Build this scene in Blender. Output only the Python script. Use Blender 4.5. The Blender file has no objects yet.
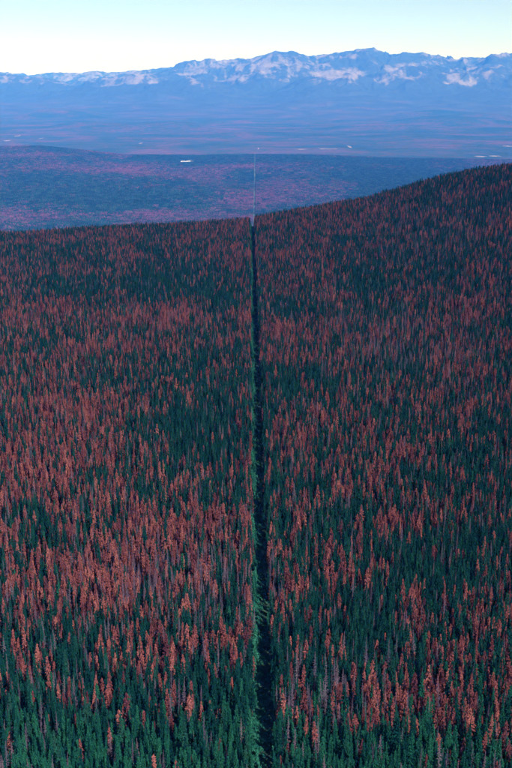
import bpy, math
import numpy as np

# ------------------------------------------------------------------ camera, sky, sun, exposure
R = math.radians
scene = bpy.context.scene
CAMZ = 228.0                      # metres above the forest floor below
LENS = 50.0
F = 768 * LENS / 36.0             # focal length in photograph pixels (512 x 768)
PITCH = math.atan((384 - 78) / F)
CP, SP = math.cos(PITCH), math.sin(PITCH)
SUN_EL, SUN_AZ = 45.0, 141.0      # azimuth clockwise from the view direction (+Y)

cam_d = bpy.data.cameras.new('camera')
cam_d.sensor_fit = 'VERTICAL'
cam_d.sensor_height = 36.0
cam_d.lens = LENS
cam_d.clip_start = 1.0
cam_d.clip_end = 120000.0
cam = bpy.data.objects.new('camera', cam_d)
cam.location = (0, 0, CAMZ)
cam.rotation_euler = (math.pi / 2 - PITCH, 0, 0)
scene.collection.objects.link(cam)
scene.camera = cam

world = bpy.data.worlds.new('World')
scene.world = world
world.use_nodes = True
wn, wl = world.node_tree.nodes, world.node_tree.links
wn.clear()
sky = wn.new('ShaderNodeTexSky')
sky.sky_type = 'NISHITA'
sky.sun_disc = False
sky.sun_elevation = R(SUN_EL)
sky.sun_rotation = R(SUN_AZ)
sky.altitude = 3000
sky.air_density = 0.85
sky.dust_density = 1.0
sky.ozone_density = 0.0
bg = wn.new('ShaderNodeBackground')
bg.inputs['Strength'].default_value = 0.087
wo = wn.new('ShaderNodeOutputWorld')
wl.new(sky.outputs[0], bg.inputs[0])
wl.new(bg.outputs[0], wo.inputs[0])

sun_d = bpy.data.lights.new('sun', 'SUN')
sun_d.energy = 5.0
sun_d.angle = R(0.5)
sun_d.color = (1.0, 0.95, 0.88)
sun = bpy.data.objects.new('sun', sun_d)
sun.location = (300, -300, 700)
sun.rotation_euler = (R(90 - SUN_EL), 0, R(180 - SUN_AZ))
scene.collection.objects.link(sun)

vs = scene.view_settings
scene.display_settings.display_device = 'sRGB'
vs.view_transform = 'Standard'
vs.look = 'None'
vs.exposure = 0.7
vs.gamma = 1.0
vs.use_curve_mapping = False
scene.render.engine = 'CYCLES'
cy = scene.cycles
cy.use_denoising = True
cy.use_adaptive_sampling = True
cy.adaptive_threshold = 0.015
cy.max_bounces = 5
cy.diffuse_bounces = 2
cy.glossy_bounces = 1
cy.transmission_bounces = 2
cy.volume_bounces = 0
cy.transparent_max_bounces = 4
cy.sample_clamp_indirect = 4.0
scene.render.filter_size = 1.3

# ------------------------------------------------------------------ helpers
rng = np.random.default_rng(758)
C = scene.collection


def tag(o, label, cat=None, group=None, kind=None):
    o['label'] = label
    if cat: o['category'] = cat
    if group: o['group'] = group
    if kind: o['kind'] = kind
    return o


def mesh_np(name, verts, faces, mats=(), mat_idx=None, smooth=False):
    me = bpy.data.meshes.new(name)
    me.from_pydata(np.asarray(verts).tolist(), [], np.asarray(faces).tolist() if not isinstance(faces, list) else faces)
    for m in mats: me.materials.append(m)
    if mat_idx is not None: me.polygons.foreach_set('material_index', np.asarray(mat_idx, dtype=np.int32))
    if smooth: me.polygons.foreach_set('use_smooth', np.ones(len(me.polygons), dtype=bool))
    me.update()
    return me


def grid_mesh(name, X, Y, Z, mat):
    n, m = X.shape
    v = np.stack([X.ravel(), Y.ravel(), Z.ravel()], 1)
    i = np.arange(n * m).reshape(n, m)
    q = np.stack([i[:-1, :-1].ravel(), i[:-1, 1:].ravel(), i[1:, 1:].ravel(), i[1:, :-1].ravel()], 1)
    me = bpy.data.meshes.new(name)
    me.vertices.add(len(v)); me.vertices.foreach_set('co', v.ravel().astype(np.float32))
    me.loops.add(q.size); me.loops.foreach_set('vertex_index', q.ravel().astype(np.int32))
    me.polygons.add(len(q))
    me.polygons.foreach_set('loop_start', (np.arange(len(q)) * 4).astype(np.int32))
    me.polygons.foreach_set('use_smooth', np.ones(len(q), dtype=bool))
    me.materials.append(mat)
    me.update(calc_edges=True)
    return me


def link(name, me, parent=None):
    o = bpy.data.objects.new(name, me)
    C.objects.link(o)
    if parent: o.parent = parent
    return o


def _h(ix, iy, s):
    n = (ix * 374761393 + iy * 668265263 + s * 1442695041).astype(np.int64) & 0xffffffff
    n = ((n ^ (n >> 13)) * 1274126177) & 0xffffffff
    n = ((n ^ (n >> 16)) * 2246822519) & 0xffffffff
    return ((n ^ (n >> 15)) & 0xffffff) / float(0xffffff)


def noise(x, y, s=0):
    """value noise in -1..1"""
    x = np.asarray(x, float); y = np.asarray(y, float)
    ix = np.floor(x).astype(np.int64); iy = np.floor(y).astype(np.int64)
    fx, fy = x - ix, y - iy
    fx = fx * fx * fx * (fx * (fx * 6 - 15) + 10); fy = fy * fy * fy * (fy * (fy * 6 - 15) + 10)
    a, b = _h(ix, iy, s), _h(ix + 1, iy, s)
    c, d = _h(ix, iy + 1, s), _h(ix + 1, iy + 1, s)
    return ((a * (1 - fx) + b * fx) * (1 - fy) + (c * (1 - fx) + d * fx) * fy) * 2 - 1


def fbm(x, y, s=0, o=4, ridged=False):
    t = 0; a = 1.0; k = 0
    for i in range(o):
        n = noise(x * 2 ** i + 17.3 * i, y * 2 ** i - 9.1 * i, s + i)
        if ridged: n = 1 - 2 * np.abs(n)
        t = t + a * n; k += a; a *= 0.5
    return t / k


def sstep(a, b, x):
    t = np.clip((x - a) / (b - a), 0, 1)
    return t * t * (3 - 2 * t)


def project(x, y, z):
    dz = z - CAMZ
    d = y * CP - dz * SP
    return 256 + F * x / d, 384 - F * (y * SP + dz * CP) / d, d


def ray_at(px, py, Y):
    """world point on the sight line of a photograph pixel at ground distance Y (used to survey heights)"""
    xc = (np.asarray(px, float) - 256) / F; yc = (384 - np.asarray(py, float)) / F
    t = Y / (CP + yc * SP)
    return xc * t, CAMZ + (yc * CP - SP) * t


# ------------------------------------------------------------------ materials
def new_mat(name):
    m = bpy.data.materials.new(name)
    m.use_nodes = True
    n = m.node_tree.nodes
    n.clear()
    return m, n, m.node_tree.links


def foliage_mat(name, cols, trans=0.25, rough=0.9):
    """diffuse foliage; the tint differs from tree to tree and from tuft to tuft"""
    m, n, l = new_mat(name)
    oi = n.new('ShaderNodeObjectInfo')
    ramp = n.new('ShaderNodeValToRGB')
    e = ramp.color_ramp.elements
    while len(e) < len(cols): e.new(0.5)
    for i, (p, c) in enumerate(cols):
        e[i].position = p; e[i].color = (*c, 1)
    l.new(oi.outputs['Random'], ramp.inputs[0])
    tc = n.new('ShaderNodeTexCoord')
    no = n.new('ShaderNodeTexNoise'); no.inputs['Scale'].default_value = 1.6; no.inputs['Detail'].default_value = 2
    l.new(tc.outputs['Object'], no.inputs['Vector'])
    mr = n.new('ShaderNodeMapRange'); mr.inputs['From Min'].default_value = 0.3; mr.inputs['From Max'].default_value = 0.7
    mr.inputs['To Min'].default_value = 0.6; mr.inputs['To Max'].default_value = 1.35
    l.new(no.outputs[0], mr.inputs[0])
    mul = n.new('ShaderNodeVectorMath'); mul.operation = 'SCALE'
    l.new(ramp.outputs[0], mul.inputs[0]); l.new(mr.outputs[0], mul.inputs['Scale'])
    d = n.new('ShaderNodeBsdfDiffuse'); d.inputs['Roughness'].default_value = rough
    t = n.new('ShaderNodeBsdfTranslucent')
    l.new(mul.outputs[0], d.inputs[0]); l.new(mul.outputs[0], t.inputs[0])
    mix = n.new('ShaderNodeMixShader'); mix.inputs[0].default_value = trans
    l.new(d.outputs[0], mix.inputs[1]); l.new(t.outputs[0], mix.inputs[2])
    out = n.new('ShaderNodeOutputMaterial')
    l.new(mix.outputs[0], out.inputs[0])
    return m


def noise_mat(name, stops, scale, detail=5, rough=0.95, distortion=0.0, bump=0.0, second=None):
    m, n, l = new_mat(name)
    tc = n.new('ShaderNodeTexCoord')
    no = n.new('ShaderNodeTexNoise')
    no.inputs['Scale'].default_value = scale; no.inputs['Detail'].default_value = detail
    no.inputs['Roughness'].default_value = 0.6; no.inputs['Distortion'].default_value = distortion
    l.new(tc.outputs['Object'], no.inputs['Vector'])
    val = no.outputs[0]
    if second:
        n2 = n.new('ShaderNodeTexNoise'); n2.inputs['Scale'].default_value = second[0]; n2.inputs['Detail'].default_value = 3
        l.new(tc.outputs['Object'], n2.inputs['Vector'])
        ma = n.new('ShaderNodeMath'); ma.operation = 'MULTIPLY_ADD'
        sb = n.new('ShaderNodeMath'); sb.operation = 'SUBTRACT'; sb.inputs[1].default_value = 0.5
        l.new(n2.outputs[0], sb.inputs[0]); l.new(sb.outputs[0], ma.inputs[0])
        ma.inputs[1].default_value = second[1]; l.new(val, ma.inputs[2]); val = ma.outputs[0]
    ramp = n.new('ShaderNodeValToRGB')
    e = ramp.color_ramp.elements
    while len(e) < len(stops): e.new(0.5)
    for i, (p, c) in enumerate(stops):
        e[i].position = p; e[i].color = (*c, 1)
    l.new(val, ramp.inputs[0])
    b = n.new('ShaderNodeBsdfDiffuse'); b.inputs['Roughness'].default_value = rough
    l.new(ramp.outputs[0], b.inputs[0])
    if bump:
        bp = n.new('ShaderNodeBump'); bp.inputs['Strength'].default_value = 1.0; bp.inputs['Distance'].default_value = bump
        l.new(val, bp.inputs['Height']); l.new(bp.outputs[0], b.inputs['Normal'])
    out = n.new('ShaderNodeOutputMaterial')
    l.new(b.outputs[0], out.inputs[0])
    return m


GREEN = [(0.0, (0.004, 0.034, 0.031)), (0.45, (0.006, 0.052, 0.045)), (0.8, (0.009, 0.068, 0.056)), (1.0, (0.020, 0.082, 0.060))]
RED = [(0.0, (0.11, 0.035, 0.046)), (0.3, (0.21, 0.064, 0.067)), (0.75, (0.30, 0.096, 0.090)), (1.0, (0.38, 0.138, 0.116))]
GREY = [(0.0, (0.060, 0.048, 0.080)), (0.5, (0.105, 0.080, 0.125)), (1.0, (0.17, 0.115, 0.150))]
M_green = foliage_mat('living_needles', GREEN)
M_light = foliage_mat('light_living_needles', [(0.0, (0.008, 0.072, 0.052)), (1.0, (0.020, 0.125, 0.074))])
M_red = foliage_mat('red_dead_needles', RED)
M_grey = foliage_mat('grey_dead_twigs', GREY, trans=0.0)
M_young = foliage_mat('young_needles', [(0.0, (0.012, 0.11, 0.080)), (1.0, (0.045, 0.22, 0.145))])
M_bark = noise_mat('pine_bark', [(0.35, (0.05, 0.04, 0.038)), (0.7, (0.11, 0.09, 0.08))], 6.0)
M_deadbark = noise_mat('weathered_bark', [(0.35, (0.08, 0.068, 0.09)), (0.7, (0.19, 0.16, 0.18))], 6.0)
M_floor = noise_mat('forest_floor', [(0.35, (0.012, 0.016, 0.013)), (0.65, (0.028, 0.034, 0.024))], 0.12)
M_strip = noise_mat('strip_grass', [(0.35, (0.014, 0.022, 0.016)), (0.62, (0.035, 0.07, 0.048))], 0.25)
M_pale = noise_mat('pale_meadow', [(0.35, (0.26, 0.25, 0.26)), (0.65, (0.52, 0.50, 0.51))], 0.012)
M_plateau = noise_mat('plateau_floor', [(0.35, (0.014, 0.022, 0.022)), (0.65, (0.032, 0.030, 0.032))], 0.02)
M_line = noise_mat('plateau_strip_grass', [(0.42, (0.025, 0.05, 0.045)), (0.7, (0.10, 0.13, 0.125))], 0.004)
M_field = noise_mat('valley_meadow', [(0.35, (0.07, 0.055, 0.06)), (0.65, (0.26, 0.22, 0.235))], 0.01)
VALLEY_STOPS = [(0.36, (0.016, 0.038, 0.038)), (0.50, (0.028, 0.048, 0.046)), (0.60, (0.060, 0.044, 0.054)), (0.74, (0.095, 0.054, 0.072))]
M_valley = noise_mat('valley_forest', VALLEY_STOPS, 0.0007, detail=9, distortion=0.8, second=(0.009, 0.5))


# ------------------------------------------------------------------ terrain heights
CREST_PX = np.array([-160, -60, 0, 50, 100, 150, 200, 247, 262, 286, 326, 376, 421, 446, 476, 506, 560, 660], float)
CREST_PY = np.array([238, 236, 235, 232, 228, 226.5, 224, 220.5, 217, 213, 206, 197, 183, 176, 169, 164.5, 160, 156], float)
CREST_PY = CREST_PY + np.interp(CREST_PX, [380, 500], [9.0, 5.5])   # the tallest tips stand above the mean tree line
YC0 = 1640.0
_cx, _cz = ray_at(CREST_PX, CREST_PY, YC0)
_cz = _cz - 13.0 + 5.5           # forest floor below the tree tops, plus the brow's roundness


def hill(x, Y):
    yc = YC0 - 60 * sstep(100, 420, x)
    t = np.clip(Y / yc, 0, 1.0)
    zc = np.interp(x, _cx, _cz)
    z = zc * t ** 1.6
    z = z + 2.2 * fbm(x / 190, Y / 230, 5, 3) * sstep(1700, 1200, Y)
    d = np.maximum(Y - yc, 0)
    dd = np.minimum(d, 330)
    z = z - 0.00052 * dd ** 2 - 0.343 * np.maximum(d - 330, 0)
    return z


def cut_x(Y):
    """centre of the cleared boundary strip"""
    return np.where(Y < 1800, 4.6 - 11.0 * np.clip(Y, 0, 1800) / 1800.0, -6.4 - 6.4 * sstep(2400, 6500, Y))


PL_PX = np.array([-300, -80, 0, 40, 75, 125, 200, 256, 320, 384, 512, 620, 900], float)
PL_PY = np.array([146, 147, 146, 145.5, 149, 154.5, 155, 154, 154.5, 157.5, 159.5, 161, 162], float)
K = 2.0                           # far country: distances in units of 2 m
YP = 7600.0 * K
_px, _pz = ray_at(PL_PX, PL_PY, YP)
_pz = _pz - 14.0


def plateau(x, Y):
    zc = np.interp(x * YP / np.maximum(Y, 2500.0 * K), _px, _pz)
    t = sstep(3000 * K, 7600 * K, Y)
    z0 = CAMZ - 500.0 * K
    z = z0 * (1 - t) + zc * t
    z = z + 75 * fbm(x / 1300, Y / 1900, 31, 4) * sstep(7600 * K, 6200 * K, Y) - 30 * np.exp(-((Y - 4450 * K) / (350 * K)) ** 2)
    d = np.maximum(Y - YP, 0)
    return z - 0.13 * d


VZ = CAMZ - 625.0 * K


def valley(x, Y):
    return VZ + 30 * fbm(x / 4200, Y / 4200, 77, 4) + 300 * np.maximum(fbm(x / 3000, Y / 3600, 79, 4) + 0.1, 0) * sstep(10500 * K, 15500 * K, Y) + 40 * sstep(15000 * K, 19000 * K, Y)


# mountains: crest lines surveyed as (column, row, distance); slopes fall away from them
RIDGES = [
    # main skyline
    (33500, 1.0, 2500, [(-260, 68), (-160, 72), (-60, 70), (0, 71), (15, 73.5), (33, 73.5), (45, 74.5), (60, 71.5), (87, 72), (100, 70.2), (118, 69.5), (131, 68), (145, 71), (155, 70), (163, 66.5), (175, 69.5)]),
    (28000, 1.0, 2800, [(175, 69.5), (190, 67), (202, 64), (215, 63.5), (223, 59), (229, 57), (240, 56.2), (255, 56.2), (264, 52.4), (278, 51), (295, 52), (315, 54.4), (325, 53.2), (345, 54.2), (360, 51), (367, 49), (380, 50.8),
                        (395, 51.5), (410, 53), (425, 55), (437, 60)]),
    (29500, 0.9, 3000, [(425, 57), (445, 60.5), (460, 60), (475, 58.5), (490, 57)]),
    (26500, 0.5, 3000, [(462, 66), (475, 62), (488, 57), (500, 53.2), (512, 53), (540, 57), (600, 53), (700, 60), (820, 58)]),
    # spurs in front
    (26000, 1.0, 1900, [(-220, 80), (-120, 72), (-40, 76), (-10, 72), (15, 75), (34, 74.5), (44, 77), (58, 85), (72, 94), (80, 99)]),
    (25500, 0.9, 1300, [(28, 76), (25, 84), (22, 92), (16, 99)]),
    (24500, 0.9, 1900, [(70, 102), (84, 98), (100, 91), (115, 83), (128, 76), (137, 72), (147, 72), (156, 80), (164, 86)]),
    (24000, 0.9, 1000, [(137, 72), (142, 80), (147, 90)]),
    (23500, 1.0, 1500, [(156, 94), (168, 86), (176, 79), (183, 75.5), (189, 77), (196, 84), (206, 92), (214, 97)]),
    (26000, 0.9, 1600, [(186, 70), (200, 73.5), (214, 73), (228, 75), (236, 80), (244, 84)]),
    (25500, 1.0, 1500, [(276, 52), (268, 62), (258, 70), (250, 77)]),
    (25500, 1.0, 1200, [(292, 53), (296, 62), (290, 70), (282, 77)]),
    (25500, 0.7, 1300, [(338, 55), (325, 62), (312, 66), (300, 70)]),
    (23800, 1.0, 1300, [(308, 85), (316, 79), (326, 74), (336, 69.5), (342, 67), (350, 72), (358, 77), (364, 82)]),
    (25500, 0.5, 1500, [(367, 50), (372, 60), (374, 68), (366, 76)]),
    (24300, 0.8, 1400, [(381, 85), (388, 77), (398, 69), (408, 64), (420, 64.5), (434, 69)]),
    (23900, 0.7, 1000, [(404, 80), (410, 76), (418, 73)]),
    (24300, 0.9, 1400, [(444, 86), (450, 77), (458, 70), (466, 66)]),
    (23800, 0.9, 900, [(462, 86), (464, 78), (470, 70)]),
    # forested foothills running down to the valley
    (21500, 0.0, 1500, [(-120, 104), (-50, 97), (5, 101), (45, 108), (80, 114)]),
    (20500, 0.0, 1300, [(95, 112), (125, 104), (150, 101), (178, 107), (205, 115)]),
    (21500, 0.0, 1400, [(150, 97), (190, 103), (225, 100), (262, 108), (290, 115)]),
    (20500, 0.0, 1300, [(245, 114), (280, 104), (310, 98), (335, 103), (372, 113)]),
    (21500, 0.0, 1400, [(330, 96), (365, 93), (400, 101), (430, 110)]),
    (20000, 0.0, 1300, [(405, 115), (440, 105), (470, 101), (505, 108), (560, 113)]),
    (22300, 0.0, 1200, [(60, 103), (90, 106), (120, 112)]),
    (24300, 0.8, 1300, [(470, 82), (480, 76), (492, 68), (503, 62), (520, 70), (545, 84)]),
]


BARE_LIT = [(105, 88, 22, 9, .55), (6, 82, 10, 11, .55), (25, 84, 5, 9, .7), (48, 84, 10, 4, .5), (74, 92, 12, 6, .55), (80, 83, 26, 6, .55), (95, 76, 46, 5, .62),  # bare ground, plus a spur's sunlit flank and far-ridge haze painted as pale patches
        (136, 79, 11, 8, .9), (150, 82, 6, 5, .8), (162, 92, 8, 2.2, .8), (128, 91, 12, 4, .7), (184, 76.5, 9, 2.4, .8), (203, 91, 11, 6, .9), (194, 84, 5, 5, .7), (230, 92, 4, 1.6, .8),
        (198, 70, 20, 4, .5), (234, 78, 14, 4, .75), (248, 70, 9, 3, .6), (222, 63, 22, 4, .6), (265, 65, 14, 9, .95), (287, 66, 8, 7, .8), (275, 78, 16, 3, .5), (243, 77, 4, 2, .7),
        (315, 65, 16, 3.4, .65), (330, 73.5, 13, 3, 1.0), (352, 74, 10, 4, .9), (315, 81, 5, 2.6, .95), (345, 85, 13, 5, .4), (372, 66, 6, 4, .6), (300, 75, 9, 3, .35),
        (385, 80, 6, 4, .9), (397, 72, 9, 5, .6), (410, 77, 9, 4, .7), (420, 65, 20, 3, .5), (455, 77, 8, 5, .85), (465, 83, 5, 4, 1.0), (447, 82, 4, 2, .8), (470, 68, 12, 5, .4),
        (485, 75, 10, 5, .65), (497, 68, 6, 2.2, .85), (508, 72, 6, 3, .7), (486, 95, 10, 3, .35), (460, 60, 26, 2, .5), (367, 50, 9, 2, .5), (430, 56, 10, 2, .4), (330, 56, 22, 2.5, .55),
        (505, 55, 10, 2.5, .4), (560, 70, 30, 9, .6), (-50, 80, 30, 9, .6), (640, 72, 30, 10, .6), (-140, 84, 30, 9, .6)]


def build_mountains(X, Y):
    best = np.full(X.shape, -1e9); bare = np.zeros(X.shape)
    U, W = X / K, Y / K                                   # survey units
    wx = X + 380 * fbm(U / 1300, W / 1300, 11, 4); wy = Y + 380 * fbm(U / 1300, W / 1300, 12, 4)
    for dist, bf, L, pts in RIDGES:
        px = np.array([p[0] for p in pts], float); py = np.array([p[1] for p in pts], float) + 2.0
        n = len(pts)
        dd = np.full(n, float(dist)) * K
        if dist < 27500: dd = (dist - 260 * np.maximum(py - py.min(), 0) ** 0.6 / 2.0) * K
        rx, rz = ray_at(px, py, dd)
        wdt = L * K * (3.3 if dist > 27000 else 2.7)
        hb = np.full(X.shape, -1e9); db = np.full(X.shape, 1e9)
        for i in range(n - 1):
            ax, ay, bx, by = rx[i], dd[i], rx[i + 1], dd[i + 1]
            ux, uy = bx - ax, by - ay
            t = np.clip(((wx - ax) * ux + (wy - ay) * uy) / (ux * ux + uy * uy + 1e-9), 0, 1)
            d = np.hypot(wx - ax - t * ux, wy - ay - t * uy)
            z = rz[i] + t * (rz[i + 1] - rz[i])
            h = VZ + (z - VZ) * np.clip(1 - d / wdt, 0, 1) ** 1.6
            up = h > hb
            hb = np.where(up, h, hb); db = np.where(up, d, db)
        up = hb > best
        bare = np.where(up, np.exp(-db / (300.0 * K)), bare)
        best = np.maximum(best, hb)
    alt = np.clip((best - VZ) / (1250.0 * K), 0, 1.2)
    g = fbm(U / 800 + 0.4 * fbm(U / 500, W / 500, 3, 2), W / 1500, 21, 5, ridged=True)
    edge = 1 - 0.75 * np.clip(bare * 1.2, 0, 1)
    rel = np.clip(alt, 0, 1.2) ** 0.75
    z = best + (g - 0.15) * 280 * K * rel * edge * np.clip(alt * 2.2, 0.45, 1) + 42 * K * fbm(U / 330, W / 420, 44, 4, ridged=True) * rel
    px, py, _ = project(X, Y, z)
    px = px + 8 * fbm(U / 380, W / 900, 201, 4); py = py + 4 * fbm(U / 300, W / 700, 202, 4)
    sv = np.zeros(X.shape)
    for (cx, cyy, rx, ry, w) in BARE_LIT:
        sv = np.maximum(sv, w * np.exp(-(((px - cx) / (rx * 1.25)) ** 2 + ((py - cyy) / (ry * 1.25)) ** 2)))
    nz = fbm(U / 200, W / 600, 91, 5, ridged=True)
    b = np.clip(0.9 * sv + 0.8 * (nz - 0.22) * sstep(0.03, 0.3, sv) + 0.10 * sstep(0.75, 1.0, alt), 0, 1) * sstep(0.30, 0.45, alt)
    return z, b


# ------------------------------------------------------------------ the ground, far to near
def fan(y0, y1, ny, spread0, slope, nx, geo=True):
    ys = np.geomspace(y0, y1, ny) if geo else np.linspace(y0, y1, ny)
    u = np.linspace(-1, 1, nx)
    Yg = np.repeat(ys[:, None], nx, 1)
    return u[None, :] * (spread0 + slope * Yg), Yg


# mountain material reads the vertex attribute 'bare' (rock and alpine meadow, with a sunlit flank and ridge haze painted in)
M_mtn, n_, l_ = new_mat('mountain_slopes')
at = n_.new('ShaderNodeAttribute'); at.attribute_name = 'bare'
tcm = n_.new('ShaderNodeTexCoord')
nm = n_.new('ShaderNodeTexNoise'); nm.inputs['Scale'].default_value = 0.006; nm.inputs['Detail'].default_value = 6; nm.inputs['Roughness'].default_value = 0.7
l_.new(tcm.outputs['Object'], nm.inputs['Vector'])
sbm = n_.new('ShaderNodeMath'); sbm.operation = 'MULTIPLY_ADD'; sbm.inputs[1].default_value = 1.9; sbm.inputs[2].default_value = -0.95
l_.new(nm.outputs[0], sbm.inputs[0])
adm = n_.new('ShaderNodeMath'); adm.operation = 'ADD'
l_.new(at.outputs['Fac'], adm.inputs[0]); l_.new(sbm.outputs[0], adm.inputs[1])
rm = n_.new('ShaderNodeValToRGB')
e_ = rm.color_ramp.elements
e_[0].position = 0.24; e_[0].color = (0.0, 0.0, 0.0, 1)
e_[1].position = 0.95; e_[1].color = (1, 1, 1, 1)
q_ = e_.new(0.50); q_.color = (0.48, 0.48, 0.48, 1)
l_.new(adm.outputs[0], rm.inputs[0])
# forest cover below the bare ground: the same dark and dead-purple patches as on the valley floor
nf = n_.new('ShaderNodeTexNoise'); nf.inputs['Scale'].default_value = 0.0007; nf.inputs['Detail'].default_value = 9
nf.inputs['Roughness'].default_value = 0.6; nf.inputs['Distortion'].default_value = 0.8
l_.new(tcm.outputs['Object'], nf.inputs['Vector'])
hi = n_.new('ShaderNodeAttribute'); hi.attribute_name = 'high'
sh = n_.new('ShaderNodeMath'); sh.operation = 'MULTIPLY_ADD'; sh.inputs[1].default_value = -0.16
l_.new(hi.outputs['Fac'], sh.inputs[0]); l_.new(nf.outputs[0], sh.inputs[2])
rf = n_.new('ShaderNodeValToRGB')
ef = rf.color_ramp.elements
while len(ef) < 4: ef.new(0.5)
for i_, (p_, c_) in enumerate([(0.36, (0.036, 0.048, 0.055)), (0.50, (0.050, 0.060, 0.068)), (0.60, (0.075, 0.060, 0.074)), (0.74, (0.105, 0.066, 0.088))]):
    ef[i_].position = p_; ef[i_].color = (*c_, 1)
l_.new(sh.outputs[0], rf.inputs[0])
mx = n_.new('ShaderNodeMix'); mx.data_type = 'RGBA'
l_.new(rm.outputs[0], mx.inputs['Factor']); l_.new(rf.outputs[0], mx.inputs[6]); mx.inputs[7].default_value = (0.22, 0.18, 0.205, 1)
bm_ = n_.new('ShaderNodeBsdfDiffuse'); l_.new(mx.outputs[2], bm_.inputs[0])
om_ = n_.new('ShaderNodeOutputMaterial'); l_.new(bm_.outputs[0], om_.inputs[0])

Xm, Ym = fan(14500 * K, 36500 * K, 600, 1500, 0.33, 1000, geo=False)
Zm, Bm = build_mountains(Xm, Ym)
Zm = np.maximum(Zm, VZ - 45 + 0 * Zm)
Zm = Zm * sstep(14500 * K, 16500 * K, Ym) + (VZ - 45) * (1 - sstep(14500 * K, 16500 * K, Ym))
me = grid_mesh('mountains', Xm, Ym, Zm, M_mtn)
me.attributes.new('bare', 'FLOAT', 'POINT').data.foreach_set('value', Bm.ravel().astype(np.float32))
me.attributes.new('high', 'FLOAT', 'POINT').data.foreach_set('value', np.clip((Zm - VZ - 60) / 670.0, 0, 1).ravel().astype(np.float32))
tag(link('mountains', me), 'hazy blue mountain range with pale bare ridges along the skyline', 'mountains', kind='structure')

Xv, Yv = fan(7900 * K, 21500 * K, 200, 1600, 0.38, 160)
tag(link('valley_floor', grid_mesh('valley_floor', Xv, Yv, valley(Xv, Yv), M_valley)), 'wide hazy valley floor below the mountains with purple forest bands', 'valley', kind='structure')

Xp, Yp = fan(1900 * K, 8700 * K, 260, 700, 0.40, 200)
tag(link('forested_plateau', grid_mesh('forested_plateau', Xp, Yp, plateau(Xp, Yp), M_plateau)), 'low forested plateau ground beyond the near ridge', 'plateau', kind='structure')

Xh, Yh = fan(-120, 5200, 340, 320, 0.42, 200, geo=False)
tag(link('hillside', grid_mesh('hillside', Xh, Yh, hill(Xh, Yh), M_floor)), 'dark forest floor of the near hillside rising to a ridge', 'hillside', kind='structure')


def strip(name, y0, y1, n, half, zf, lift, mat, label):
    ys = np.linspace(y0, y1, n)
    us = np.linspace(-half, half, 5)
    Yg = np.repeat(ys[:, None], 5, 1)
    Xg = cut_x(Yg) + us[None, :]
    tag(link(name, grid_mesh(name, Xg, Yg, zf(Xg, Yg) + lift, mat)), label, 'cleared strip', kind='structure')


strip('cleared_strip', 120, 1950, 500, 3.9, hill, 0.12, M_strip, 'narrow dark boundary strip cleared straight through the near forest')
strip('cleared_strip', 2500 * K, 8200 * K, 700, 8.0, plateau, 0.6, M_line, 'pale thin line of the boundary strip running over the far plateau')


def reach(px, py, zf, y0, y1):
    """distance at which the sight line of a photograph pixel meets the ground"""
    ys = np.linspace(y0, y1, 4000)
    x, z = ray_at(px, py, ys)
    hit = np.nonzero(z < zf(x, ys))[0]
    return float(ys[hit[0]]) if len(hit) else float(y1)


def clearing(px0, px1, py0, py1, rng_, zf, label, mat=None):
    """open meadow draped on the ground"""
    Y0, Y1 = reach((px0 + px1) / 2, py1, zf, *rng_), reach((px0 + px1) / 2, py0, zf, *rng_)
    py = (py0 + py1) / 2
    n = 14
    a = np.linspace(0, 2 * np.pi, 28, endpoint=False)
    x0, _ = ray_at(px0, py, (Y0 + Y1) / 2); x1, _ = ray_at(px1, py, (Y0 + Y1) / 2)
    cx, cyy = (x0 + x1) / 2, (Y0 + Y1) / 2
    rr = 0.95 + 0.5 * noise(np.cos(a) * 2.6 + px0, np.sin(a) * 2.6 + Y0, 7)
    vs_, fs = [], []
    for ring in (1.0, 0.66, 0.33):
        X = cx + ring * rr * np.cos(a) * (x1 - x0) / 2; Yy = cyy + ring * rr * np.sin(a) * (Y1 - Y0) / 2
        vs_ += list(zip(X, Yy, zf(X, Yy) + 0.8))
    vs_.append((cx, cyy, float(zf(np.array([cx]), np.array([cyy]))[0]) + 0.8))
    for r_ in range(2):
        for i in range(28):
            j = (i + 1) % 28
            fs.append([r_ * 28 + i, r_ * 28 + j, (r_ + 1) * 28 + j, (r_ + 1) * 28 + i])
    for i in range(28): fs.append([56 + i, 56 + (i + 1) % 28, 84])
    tag(link('meadow', mesh_np('meadow', vs_, fs, [mat or M_pale])), label, 'meadow', kind='structure')
    return cx, cyy, (x1 - x0) / 2, (Y1 - Y0) / 2


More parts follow.
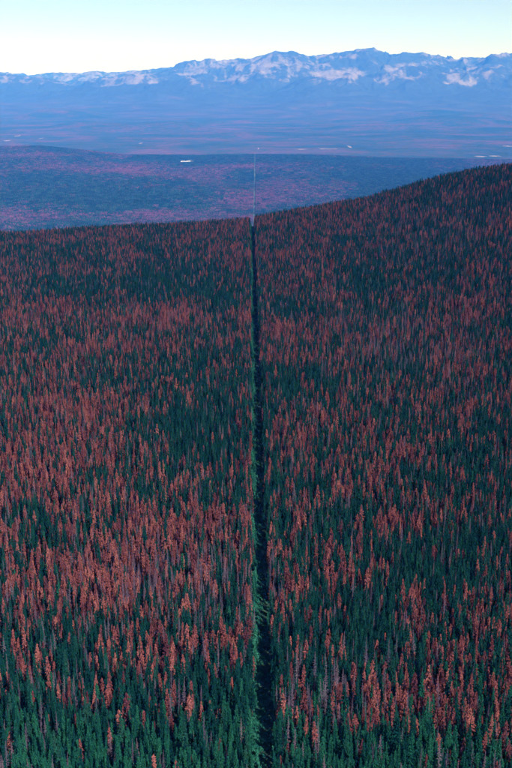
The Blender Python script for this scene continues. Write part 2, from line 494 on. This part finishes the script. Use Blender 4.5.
PR_, VR_ = (3200 * K, 7600 * K), (8000 * K, 18000 * K)
CLEAR = [clearing(179.5, 192.5, 160.6, 163.0, PR_, plateau, 'bright white clearing on the plateau left of the boundary strip'),
         clearing(47, 56, 186.2, 187.4, PR_, plateau, 'thin pale gap in the plateau forest near the left frame edge'),
         clearing(60, 72, 185.2, 186.4, PR_, plateau, 'thin pale gap in the plateau forest, second from the left edge', M_field),
         clearing(116, 124, 187.4, 188.6, PR_, plateau, 'thin pale gap in the plateau forest below the white clearing', M_field)]
for a_ in [(295, 308, 148.9, 149.9, 'bright strip of meadow in the valley just right of the boundary line'),
           (317, 337, 148.6, 149.4, 'longer bright meadow strip in the valley, second from the boundary line'),
           (348, 352, 146, 148, 'small bright spot of meadow at the end of the valley strips'),
           (475, 486, 156.0, 157.2, 'bright meadow in the valley near the right frame edge'),
           (490, 500, 155.6, 156.6, 'rightmost bright meadow strip in the valley'),
           (502, 514, 145.6, 146.8, 'pale meadow touching the right frame edge in the valley'),
           (4, 10, 140, 141.4, 'pale meadow at the left frame edge in the valley'),
           (16, 19.5, 135.2, 136.6, 'small pale meadow spot above the left frame edge meadow'),
           (40, 42, 137.8, 139, 'tiny pale meadow spot in the valley, left part'),
           (139, 142, 142.8, 144, 'tiny pale meadow spot in the valley above the white clearing'),
           (257.8, 259.0, 147.4, 149.6, 'tiny pale gap of the boundary line in the valley')]:
    clearing(*a_[:4], VR_, valley, a_[4], M_field)

# ------------------------------------------------------------------ pine prototypes


def trunk_geo(h, r0, r1, sides=6, seg=5, bend=0.12, rs=rng):
    vs_, fs = [], []
    off = np.cumsum(rs.normal(0, bend, (seg + 1, 2)) * np.array([[0], *[[1]] * seg]), 0)
    for k in range(seg + 1):
        t = k / seg
        r = r0 * (1 - t) + r1 * t
        for i in range(sides):
            a = 2 * math.pi * i / sides
            vs_.append((off[k, 0] + r * math.cos(a), off[k, 1] + r * math.sin(a), h * t - (0.5 if k == 0 else 0)))
    for k in range(seg):
        for i in range(sides):
            j = (i + 1) % sides
            fs.append([k * sides + i, k * sides + j, (k + 1) * sides + j, (k + 1) * sides + i])
    fs.append([seg * sides + i for i in range(sides)])
    return vs_, fs, off


def crown_geo(rs, h, z0, rmax, peak, n, power, tuft, droop, sparse=0.0, lumpy=0.25):
    """branches in loose whorls, each carrying tufts of needles made of small ragged faces"""
    V, Fc = [], []
    ph = rs.uniform(0, 6.28, 4)

    def add_tuft(c, d, size):
        d = d / (np.linalg.norm(d) + 1e-9)
        for _ in range(2):
            s = np.cross(d, rs.normal(0, 1, 3)); s /= np.linalg.norm(s) + 1e-9
            a, b = size * rs.uniform(0.8, 1.3), size * rs.uniform(0.28, 0.5)
            i = len(V)
            V.extend([c - d * a * 0.5, c + s * b - d * a * 0.05, c + d * a * 0.75 + np.array([0, 0, -0.08 * size]), c - s * b + d * a * 0.1])
            Fc.append([i, i + 1, i + 2, i + 3])

    for k in range(n):
        t = (k + rs.uniform(0, 1)) / n                   # 0 crown base, 1 tip
        t = t ** 0.9
        prof = min(1.0, (t / peak) ** 0.6) if t < peak else max(0.0, (1 - t) / (1 - peak)) ** power
        a = k * 2.39996 + rs.normal(0, 0.5)
        lump = 1 + lumpy * (math.sin(2 * a + ph[0] + 5 * t) * 0.5 + math.sin(9 * t + ph[1]) * 0.6)
        L = max(0.22, rmax * prof * lump * rs.uniform(0.65, 1.15))
        if rs.uniform() < sparse: continue
        z = z0 + (h - z0) * t
        dz = droop * L + 0.35 * L * (t - 0.4)
        tip = np.array([math.cos(a) * L, math.sin(a) * L, dz])
        nt = 3 if L > 0.7 else 2
        for q in range(nt):
            f = (q + 0.75) / nt
            c = np.array([0, 0, z]) + tip * f + rs.normal(0, 0.06, 3)
            add_tuft(c, tip * np.array([1, 1, 0.6]) + rs.normal(0, 0.25, 3) * L, tuft * (1.15 - 0.3 * f) * rs.uniform(0.8, 1.2) * (0.6 + 0.4 * min(1, L / rmax * 1.4)))
    for q in range(5):                                    # leader shoot
        add_tuft(np.array([0, 0, h - 0.9 + 0.3 * q]), np.array([0.05, 0.05, 1.0]), tuft * 0.55)
    return V, Fc


def twig_geo(rs, h, z0, rmax, n):
    """bare dead branches: thin three-sided spikes with side twigs"""
    V, Fc = [], []

    def spike(p, q, w):
        i = len(V)
        d = (q - p); s = np.cross(d, [0, 0, 1.0]); s = s / (np.linalg.norm(s) + 1e-9) * w
        u = np.array([0, 0, w])
        V.extend([p + s, p - s * 0.6 + u, p - s * 0.6 - u, q])
        Fc.extend([[i, i + 1, i + 3], [i + 1, i + 2, i + 3], [i + 2, i, i + 3]])

    for k in range(n):
        t = ((k + rs.uniform()) / n) ** 0.85
        a = k * 2.39996 + rs.normal(0, 0.5)
        prof = min(1.0, (t / 0.2) ** 0.6) if t < 0.2 else max(0.0, (1 - t) / 0.8) ** 0.75
        L = max(0.2, rmax * prof * rs.uniform(0.5, 1.2))
        z = z0 + (h - z0) * t
        p = np.array([0, 0, z]); tip = np.array([math.cos(a) * L, math.sin(a) * L, L * rs.uniform(-0.25, 0.3)])
        spike(p, p + tip, 0.055)
        for f in (0.4, 0.6, 0.8):
            for sgn in (-1, 1):
                b = a + sgn * rs.uniform(0.5, 1.0)
                l2 = L * rs.uniform(0.25, 0.5)
                c = p + tip * f
                spike(c, c + np.array([math.cos(b) * l2, math.sin(b) * l2, l2 * rs.uniform(-0.3, 0.4)]), 0.04)
    return V, Fc


PROTO = {'living': [], 'red': [], 'grey': [], 'young': []}
proto_coll = {}
for kind, cnt in (('living', 10), ('red', 7), ('grey', 4), ('young', 4)):
    coll = bpy.data.collections.new(kind + '_pine_patterns')
    proto_coll[kind] = coll
    for i in range(cnt):
        rs = np.random.default_rng(1000 + 37 * i + len(kind) * 7)
        if kind == 'living':
            h = rs.uniform(14.0, 18.5)
            V, Fc = crown_geo(rs, h, h * rs.uniform(0.16, 0.28), rs.uniform(1.35, 1.85), 0.10, 190, rs.uniform(0.72, 0.95), 0.62, -0.22, lumpy=0.22)
            m = (M_green if i < 7 else M_light, M_bark); r0 = 0.17
        elif kind == 'red':
            h = rs.uniform(15.5, 19.5)
            V, Fc = crown_geo(rs, h, h * rs.uniform(0.28, 0.45), rs.uniform(1.1, 1.45), 0.2, 140, rs.uniform(0.48, 0.66), 0.58, -0.08, sparse=0.08, lumpy=0.35)
            m = (M_red, M_deadbark); r0 = 0.15
        elif kind == 'grey':
            h = rs.uniform(14.5, 18.5)
            V, Fc = twig_geo(rs, h, h * rs.uniform(0.25, 0.4), rs.uniform(1.0, 1.4), 90)
            m = (M_grey, M_deadbark); r0 = 0.15
        else:
            h = rs.uniform(6.5, 11.0)
            V, Fc = crown_geo(rs, h, h * 0.06, rs.uniform(1.3, 1.8), 0.08, 120, 0.85, 0.6, -0.15)
            m = (M_young, M_bark); r0 = 0.10
        tv, tf, off = trunk_geo(h * 0.985, r0, 0.025, rs=rs, bend=0.04)
        hv = np.array([v[2] for v in V]); kk = np.clip(hv / (h * 0.985), 0, 1) * 5
        V = np.array(V)
        V[:, 0] += np.interp(kk, range(6), off[:, 0]); V[:, 1] += np.interp(kk, range(6), off[:, 1])
        crown = mesh_np(kind + '_crown', V, Fc, [m[0]])
        trunk = mesh_np(kind + '_trunk', tv, tf, [m[1]])
        nv = len(V)
        both = mesh_np(kind + '_pine', V.tolist() + [tuple(v) for v in tv], Fc + [[a + nv for a in f] for f in tf], m, [0] * len(Fc) + [1] * len(tf))
        po = bpy.data.objects.new('%s_pattern_%02d' % (kind, i), both)
        coll.objects.link(po)
        PROTO[kind].append((crown, trunk, h))

# ------------------------------------------------------------------ where the pines stand
GX = np.array([32, 96, 160, 224, 288, 352, 416, 480], float)
GY = np.array([225, 250, 290, 320, 360, 400, 440, 480, 520, 570, 620, 660, 700, 735, 775], float)
RF = np.array([
    [.45, .50, .45, .50, .45, .40, .30, .35],
    [.45, .50, .38, .48, .50, .52, .28, .48],
    [.34, .22, .20, .20, .48, .30, .30, .42],
    [.60, .62, .74, .55, .52, .45, .45, .52],
    [.55, .50, .30, .32, .50, .55, .45, .48],
    [.64, .62, .25, .22, .34, .36, .42, .36],
    [.74, .56, .42, .28, .66, .55, .38, .34],
    [.74, .64, .38, .48, .38, .28, .40, .34],
    [.64, .60, .54, .66, .56, .52, .52, .38],
    [.52, .62, .55, .48, .60, .46, .28, .34],
    [.50, .58, .52, .46, .60, .42, .48, .54],
    [.62, .52, .48, .50, .34, .24, .30, .46],
    [.34, .36, .46, .46, .52, .55, .50, .40],
    [.10, .12, .13, .18, .17, .12, .12, .20],
    [.02, .03, .03, .05, .06, .03, .03, .06]])
PURPLE = [(30, 600, 45, 30, .30), (150, 580, 50, 30, .22), (212, 592, 30, 36, .40), (400, 345, 70, 30, .34), (330, 690, 40, 25, .22), (440, 230, 60, 40, .18), (190, 330, 60, 15, .12), (270, 590, 20, 40, .15)]


def bilin(px, py):
    fx = np.clip(np.interp(px, GX, np.arange(8)), 0, 6.999); fy = np.clip(np.interp(py, GY, np.arange(15)), 0, 13.999)
    i, j = fx.astype(int), fy.astype(int); u, v = fx - i, fy - j
    return RF[j, i] * (1 - u) * (1 - v) + RF[j, i + 1] * u * (1 - v) + RF[j + 1, i] * (1 - u) * v + RF[j + 1, i + 1] * u * v


SP_ = 2.25
xs = np.arange(-640, 640, SP_); ys = np.arange(170, YC0 + 330, SP_)
TX, TY = np.meshgrid(xs, ys)
TX = TX + (np.arange(TX.shape[0])[:, None] % 2) * SP_ * 0.5 + rng.uniform(-.42, .42, TX.shape) * SP_
TY = TY + rng.uniform(-.42, .42, TY.shape) * SP_
TX, TY = TX.ravel(), TY.ravel()
keep = np.abs(TX) < 40 + 0.24 * 1.22 * (TY + 120)
TX, TY = TX[keep], TY[keep]
off = TX - cut_x(TY)
edge = 3.75 + 0.7 * noise(TY / 9, TX * 0, 3)
keep = np.abs(off) > edge
dens = 0.95 - 0.55 * sstep(0.28, 0.7, fbm(TX / 16, TY / 16, 61, 2))
keep &= rng.uniform(0, 1, len(TX)) < dens
TX, TY = TX[keep], TY[keep]
TZ = hill(TX, TY)
ppx, ppy, pd = project(TX, TY, TZ + 12)
frac = bilin(ppx, ppy)
clus = 0.55 * fbm(TX / 38, TY / 55, 71, 3) + 0.35 * fbm(TX / 12, TY / 16, 72, 2)
u = rng.uniform(0, 1, len(TX))
pr = np.clip(frac + 0.85 * clus * np.clip(2.2 * frac, 0, 1) - 0.135, 0.02, 0.95)
pg = 0.095 + 0 * pr
for (cx_, cy_, rx_, ry_, w_) in PURPLE:
    pg = pg + w_ * np.exp(-((ppx - cx_) / rx_) ** 2 - ((ppy - cy_) / ry_) ** 2)
pg = pg * (1 + 0.8 * fbm(TX / 20, TY / 26, 73, 2))
isgrey = rng.uniform(0, 1, len(TX)) < pg
isred = (~isgrey) & (u < pr)
KIND = np.where(isgrey, 2, np.where(isred, 1, 0))
SC = 0.87 * np.clip(rng.normal(1.0, 0.17, len(TX)), 0.5, 1.38) * (1 + 0.06 * fbm(TX / 60, TY / 60, 55, 2))
RZ = rng.uniform(0, 2 * math.pi, len(TX))
PI_ = np.where(KIND == 2, rng.integers(0, 4, len(TX)), rng.integers(0, 7, len(TX)))
WID = rng.uniform(0.76, 1.06, len(TX))
light = (KIND == 0) & (rng.uniform(0, 1, len(TX)) < 0.06 + 0.8 * sstep(365, 300, TY + 22 * fbm(TX / 30, TY / 30, 15, 2)))
PI_ = np.where(light, 7 + PI_ % 3, PI_)

# young green pines along the sunny left side of the strip, with a few on the right
yy = np.arange(200, 1760, 2.3)
yl = yy + rng.uniform(-1, 1, len(yy)); xl = cut_x(yl) - 2.8 + rng.normal(0, 0.6, len(yy))
kp = (rng.uniform(0, 1, len(yy)) < 0.26 + 0.45 * noise(yy / 14, yy * 0, 8))
xl, yl = xl[kp], yl[kp]
yr = np.arange(200, 1760, 13.0) + rng.uniform(-5, 5, len(np.arange(200, 1760, 13.0))); xr = cut_x(yr) + 3.5 + rng.normal(0, 0.4, len(yr))
kp = rng.uniform(0, 1, len(yr)) < 0.5
xl = np.concatenate([xl, xr[kp]]); yl = np.concatenate([yl, yr[kp]])
nY = len(xl)
TX = np.concatenate([TX, xl]); TY = np.concatenate([TY, yl]); TZ = hill(TX, TY)
KIND = np.concatenate([KIND, np.full(nY, 3)]); SC = np.concatenate([SC, np.clip(rng.normal(0.95, 0.25, nY), 0.5, 1.5)])
RZ = np.concatenate([RZ, rng.uniform(0, 6.28, nY)]); PI_ = np.concatenate([PI_, rng.integers(0, 4, nY)]); WID = np.concatenate([WID, rng.uniform(.9, 1.1, nY)])

LX = rng.normal(0, 0.028, len(TX)); LY = rng.normal(0, 0.028, len(TX))    # slight lean
KN = ['living', 'red', 'grey', 'young']
HS = [np.array([p[2] for p in PROTO[k]]) for k in KN]
TH = np.zeros(len(TX))
for k in range(4):
    s_ = KIND == k
    TH[s_] = HS[k][PI_[s_]] * SC[s_]
tpx, tpy, td = project(TX, TY, TZ + TH)
mpx, mpy, _ = project(TX, TY, TZ + TH * 0.72)
inview = (tpx > 3) & (tpx < 509) & (tpy < 762) & (mpy < 772) & (tpy > 0)

# ------------------------------------------------------------------ the nearest pines, each a thing of its own
LOOK = {0: ['slim dark green living pine', 'full teal green living pine', 'broad dark green living pine'],
        1: ['slim rust red dead pine', 'rust red needled dead pine', 'stout rust red dead pine'],
        2: ['slim bare grey dead pine', 'bare purple grey dead pine', 'wide bare grey dead pine'],
        3: ['short slim young pine', 'short bright green young pine', 'bushy bright green young pine']}
CAT = ['living pine', 'dead pine', 'bare pine', 'young pine']
NAME = ['living_pine', 'red_dead_pine', 'bare_dead_pine', 'young_pine']
GRP = ['living green pines in the nearest rows', 'red dead pines in the nearest rows', 'bare grey dead pines in the nearest rows', 'young pines lining the cleared strip']
LIMIT = [300, 300, 150, 60]
ONES = 'zero one two three four five six seven eight nine ten eleven twelve thirteen fourteen fifteen sixteen seventeen eighteen nineteen'.split()
TENS = 'x x twenty thirty forty fifty sixty seventy eighty ninety'.split()


def words(n):
    if n < 20: return ONES[n]
    return TENS[n // 10] + ('-' + ONES[n % 10] if n % 10 else '') if n < 100 else 'ninety-nine'


single = np.zeros(len(TX), bool)
used = set()
for k in range(4):
    idx = np.nonzero((KIND == k) & inview)[0]
    idx = idx[np.argsort(td[idx] / TH[idx] ** 0.5)]
    n = 0
    for i in idx:
        if n >= LIMIT[k]: break
        a, b = words(int(round(tpx[i] / 5.12))), words(int(round((768 - tpy[i]) / 7.68)))
        w = 0 if WID[i] < 0.86 else (1 if WID[i] < 0.96 else 2)
        e = TX[i] - float(cut_x(TY[i]))
        if k < 3 and abs(e) < 6.4:
            lab = "%s on strip's %s edge, tip %s percent up the picture" % (LOOK[k][w], 'left' if e < 0 else 'right', b)
        elif k == 3:
            lab = '%s on strip\'s %s edge, tip %s percent up the picture' % (LOOK[k][w], 'left' if e < 0 else 'right', b)
        else:
            lab = '%s, tip %s percent across, %s percent up the picture' % (LOOK[k][w], a, b)
        if lab in used: continue
        used.add(lab); single[i] = True; n += 1
        crown, trunk, h = PROTO[k and KN[k] or 'living'][PI_[i]]
        root = bpy.data.objects.new(NAME[k], None)
        root.empty_display_size = 0.5
        C.objects.link(root)
        root.location = (TX[i], TY[i], TZ[i]); root.rotation_euler = (LX[i], LY[i], RZ[i])
        root.scale = (SC[i] * WID[i], SC[i] * WID[i], SC[i])
        tag(root, lab, CAT[k], GRP[k])
        link('trunk', trunk, root); link('crown', crown, root)

# ------------------------------------------------------------------ the rest of the forest


def scatter(name, coll, co, idx, rz, sx, sz, label, cat, lx=None, ly=None):
    if lx is None: lx = ly = np.zeros(len(co))
    me = bpy.data.meshes.new(name)
    me.vertices.add(len(co)); me.vertices.foreach_set('co', np.asarray(co, np.float32).ravel())
    for an, ty, dat in (('pick', 'INT', idx.astype(np.int32)), ('turn', 'FLOAT', rz.astype(np.float32)), ('lean_x', 'FLOAT', lx.astype(np.float32)), ('lean_y', 'FLOAT', ly.astype(np.float32)), ('wide', 'FLOAT', sx.astype(np.float32)), ('tall', 'FLOAT', sz.astype(np.float32))):
        me.attributes.new(an, ty, 'POINT').data.foreach_set('value', dat)
    o = link(name, me)
    g = bpy.data.node_groups.new(name + '_scatter', 'GeometryNodeTree')
    g.interface.new_socket('Geometry', in_out='INPUT', socket_type='NodeSocketGeometry')
    g.interface.new_socket('Geometry', in_out='OUTPUT', socket_type='NodeSocketGeometry')
    n, l = g.nodes, g.links
    gi, go = n.new('NodeGroupInput'), n.new('NodeGroupOutput')
    ci = n.new('GeometryNodeCollectionInfo'); ci.inputs['Collection'].default_value = coll
    ci.inputs['Separate Children'].default_value = True; ci.inputs['Reset Children'].default_value = True
    ip = n.new('GeometryNodeInstanceOnPoints'); ip.inputs['Pick Instance'].default_value = True

    def attr(nm, ty):
        a = n.new('GeometryNodeInputNamedAttribute'); a.data_type = ty; a.inputs['Name'].default_value = nm
        return a.outputs['Attribute']
    cr = n.new('ShaderNodeCombineXYZ'); l.new(attr('turn', 'FLOAT'), cr.inputs['Z'])
    l.new(attr('lean_x', 'FLOAT'), cr.inputs['X']); l.new(attr('lean_y', 'FLOAT'), cr.inputs['Y'])
    cs = n.new('ShaderNodeCombineXYZ'); w = attr('wide', 'FLOAT')
    l.new(w, cs.inputs['X']); l.new(w, cs.inputs['Y']); l.new(attr('tall', 'FLOAT'), cs.inputs['Z'])
    l.new(gi.outputs[0], ip.inputs['Points']); l.new(ci.outputs[0], ip.inputs['Instance'])
    l.new(attr('pick', 'INT'), ip.inputs['Instance Index'])
    l.new(cr.outputs[0], ip.inputs['Rotation']); l.new(cs.outputs[0], ip.inputs['Scale'])
    l.new(ip.outputs[0], go.inputs[0])
    md = o.modifiers.new('scatter', 'NODES'); md.node_group = g
    return tag(o, label, cat, kind='stuff')


STUFF = ['living_pine_forest', 'red_dead_pine_forest', 'bare_dead_pine_forest', 'young_pine_thicket']
SLAB = ['dense green pines covering the rest of the near hillside', 'rust red dead pines scattered through the rest of the near hillside',
        'bare grey dead pines mixed into the near hillside', 'young green pines along the farther cleared strip']
for k in range(4):
    s_ = (KIND == k) & ~single
    scatter(STUFF[k], proto_coll[KN[k]], np.stack([TX[s_], TY[s_], TZ[s_]], 1), PI_[s_], RZ[s_], SC[s_] * WID[s_], SC[s_], SLAB[k], 'forest', LX[s_], LY[s_])

# low bushes on the floor of the strip
bcoll = bpy.data.collections.new('bush_patterns')
for i in range(3):
    rs = np.random.default_rng(50 + i)
    V, Fc = [], []
    for q in range(46):
        a, r, z = rs.uniform(0, 6.28), abs(rs.normal(0, 0.6)), rs.uniform(0.05, 0.9)
        c = np.array([r * math.cos(a), r * math.sin(a), z * (1.1 - 0.5 * r)])
        d = rs.normal(0, 1, 3) + [0, 0, 0.8]; d /= np.linalg.norm(d)
        s = np.cross(d, rs.normal(0, 1, 3)); s /= np.linalg.norm(s)
        j = len(V)
        V.extend([c - d * .3, c + s * .14, c + d * .4, c - s * .14]); Fc.append([j, j + 1, j + 2, j + 3])
    bcoll.objects.link(bpy.data.objects.new('bush_pattern_%d' % i, mesh_np('bush', V, Fc, [M_young])))
by = rng.uniform(200, 1760, 4200)
bo = -3.7 + np.abs(rng.normal(0, 2.6, len(by))); ok = bo < 3.7
by, bo = by[ok], bo[ok]
bx_ = cut_x(by) + bo
scatter('undergrowth', bcoll, np.stack([bx_, by, hill(bx_, by) + 0.1], 1), rng.integers(0, 3, len(by)), rng.uniform(0, 6.28, len(by)), rng.uniform(.6, 1.7, len(by)), rng.uniform(.5, 1.6, len(by)),
        'low green bushes on the floor of the cleared strip', 'undergrowth')

# ------------------------------------------------------------------ forest of the far plateau (patches of small pines)
pcoll = bpy.data.collections.new('plateau_patch_patterns')
T_ = 44.0
LEV = 7
M_pg = foliage_mat('far_living_needles', GREEN, trans=0.0)
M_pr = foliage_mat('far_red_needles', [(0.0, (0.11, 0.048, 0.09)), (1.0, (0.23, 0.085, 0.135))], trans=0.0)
M_pp = foliage_mat('far_grey_twigs', GREY, trans=0.0)
for lv in range(LEV):
    for v_ in range(3):
        rs = np.random.default_rng(7000 + lv * 10 + v_)
        V, Fc, MI = [], [], []
        blk = rs.uniform(0, 1, (3, 3))
        for gx in range(12):
            for gy in range(12):
                if rs.uniform() < 0.12: continue
                x = -T_ / 2 + (gx + rs.uniform(0.1, 0.9)) * T_ / 12; y = -T_ / 2 + (gy + rs.uniform(0.1, 0.9)) * T_ / 12
                h = rs.uniform(12, 23); r = rs.uniform(1.5, 2.5)
                w = 0.35 * rs.uniform() + 0.65 * blk[gx * 3 // 12, gy * 3 // 12]
                mi = 1 if w < (lv / (LEV - 1)) * 0.82 + 0.02 else (2 if rs.uniform() < 0.12 else 0)
                a0 = rs.uniform(0, 6.28)
                for (zb, zt, rr) in ((h * 0.12, h * 0.72, r), (h * 0.5, h, r * 0.72)):
                    i = len(V)
                    for q in range(5):
                        a = a0 + 6.2832 * q / 5
                        s = rr * rs.uniform(0.75, 1.2)
                        V.append((x + s * math.cos(a), y + s * math.sin(a), zb + rs.uniform(-.6, .6)))
                    V.append((x, y, zt))
                    for q in range(5):
                        Fc.append([i + q, i + (q + 1) % 5, i + 5]); MI.append(mi)
        pcoll.objects.link(bpy.data.objects.new('patch_pattern_%02d' % (lv * 3 + v_), mesh_np('patch', V, Fc, [M_pg, M_pr, M_pp], MI)))

PP = []
for Yt in np.arange(3150 * K, 7900 * K, T_):
    ext = 150 + 0.285 * Yt
    k = np.arange(0, int(ext / T_))
    o_ = 7.5 + T_ / 2 + k * T_
    x = np.concatenate([-o_[::-1], o_]) + float(cut_x(np.array(Yt)))
    PP.append(np.stack([x, np.full(len(x), Yt)], 1))
PP = np.concatenate(PP)
ok = np.ones(len(PP), bool)
for (cx_, cyy_, rx_, ry_) in CLEAR:
    ok &= ~(((PP[:, 0] - cx_) / (rx_ + 10)) ** 2 + ((PP[:, 1] - cyy_) / (ry_ + 25)) ** 2 < 1)
PP = PP[ok]
pz_ = plateau(PP[:, 0], PP[:, 1])
qx, qy, _ = project(PP[:, 0], PP[:, 1], pz_ + 10)
red = 0.25 + 0.9 * fbm(PP[:, 0] / 700, PP[:, 1] / 1200, 101, 4) + 0.15 * noise(PP[:, 0] / 70, PP[:, 1] / 90, 105)
for (cx_, cy_, rx_, ry_, w_) in [(110, 196, 85, 11, -.9), (230, 190, 60, 10, -.1), (150, 175, 110, 7, .35), (390, 178, 80, 16, -.7), (130, 216, 130, 5, .6), (250, 205, 40, 12, .2), (275, 190, 25, 12, .15), (180, 156, 120, 3, -.25), (380, 160, 140, 4, -.3), (40, 152, 50, 5, .15)]:
    red = red + w_ * np.exp(-((qx - cx_) / rx_) ** 2 - ((qy - cy_) / ry_) ** 2)
lev = np.clip(np.round(red * (LEV - 1) + rng.normal(0, 1.1, len(red))), 0, LEV - 1).astype(int)
pick = lev * 3 + rng.integers(0, 3, len(lev))
# quarter turns keep the patches square to the strip
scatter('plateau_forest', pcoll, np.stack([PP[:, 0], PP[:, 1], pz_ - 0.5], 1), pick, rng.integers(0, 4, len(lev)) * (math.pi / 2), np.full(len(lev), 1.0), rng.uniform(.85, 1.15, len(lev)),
        'far mass of blue and purple pines covering the plateau', 'forest')

# ------------------------------------------------------------------ the hazy air
top = max(float(Zm.max()), CAMZ) + 60.0
bot = float(min(Zm.min(), valley(Xv, Yv).min(), plateau(Xp, Yp).min(), hill(Xh, Yh).min())) - 5.0
hx = float(np.abs(Xm).max()) + 300.0
y0, y1 = -600.0, 37000.0 * K
hv = [(-hx, y0, bot), (hx, y0, bot), (hx, y1, bot), (-hx, y1, bot), (-hx, y0, top), (hx, y0, top), (hx, y1, top), (-hx, y1, top)]
hf = [[3, 2, 1, 0], [4, 5, 6, 7], [0, 1, 5, 4], [1, 2, 6, 5], [2, 3, 7, 6], [3, 0, 4, 7]]
M_haze, n_, l_ = new_mat('blue_haze')
pv = n_.new('ShaderNodeVolumePrincipled')
pv.inputs['Color'].default_value = (0.035, 0.205, 1.0, 1)
pv.inputs['Density'].default_value = 0.000033
pv.inputs['Anisotropy'].default_value = -0.2
pv.inputs['Absorption Color'].default_value = (1, 1, 1, 1)
oh = n_.new('ShaderNodeOutputMaterial')
l_.new(pv.outputs[0], oh.inputs['Volume'])
tag(link('haze', mesh_np('haze', hv, hf, [M_haze])), 'blue haze in the air between the forest and the mountains', 'haze', kind='stuff')
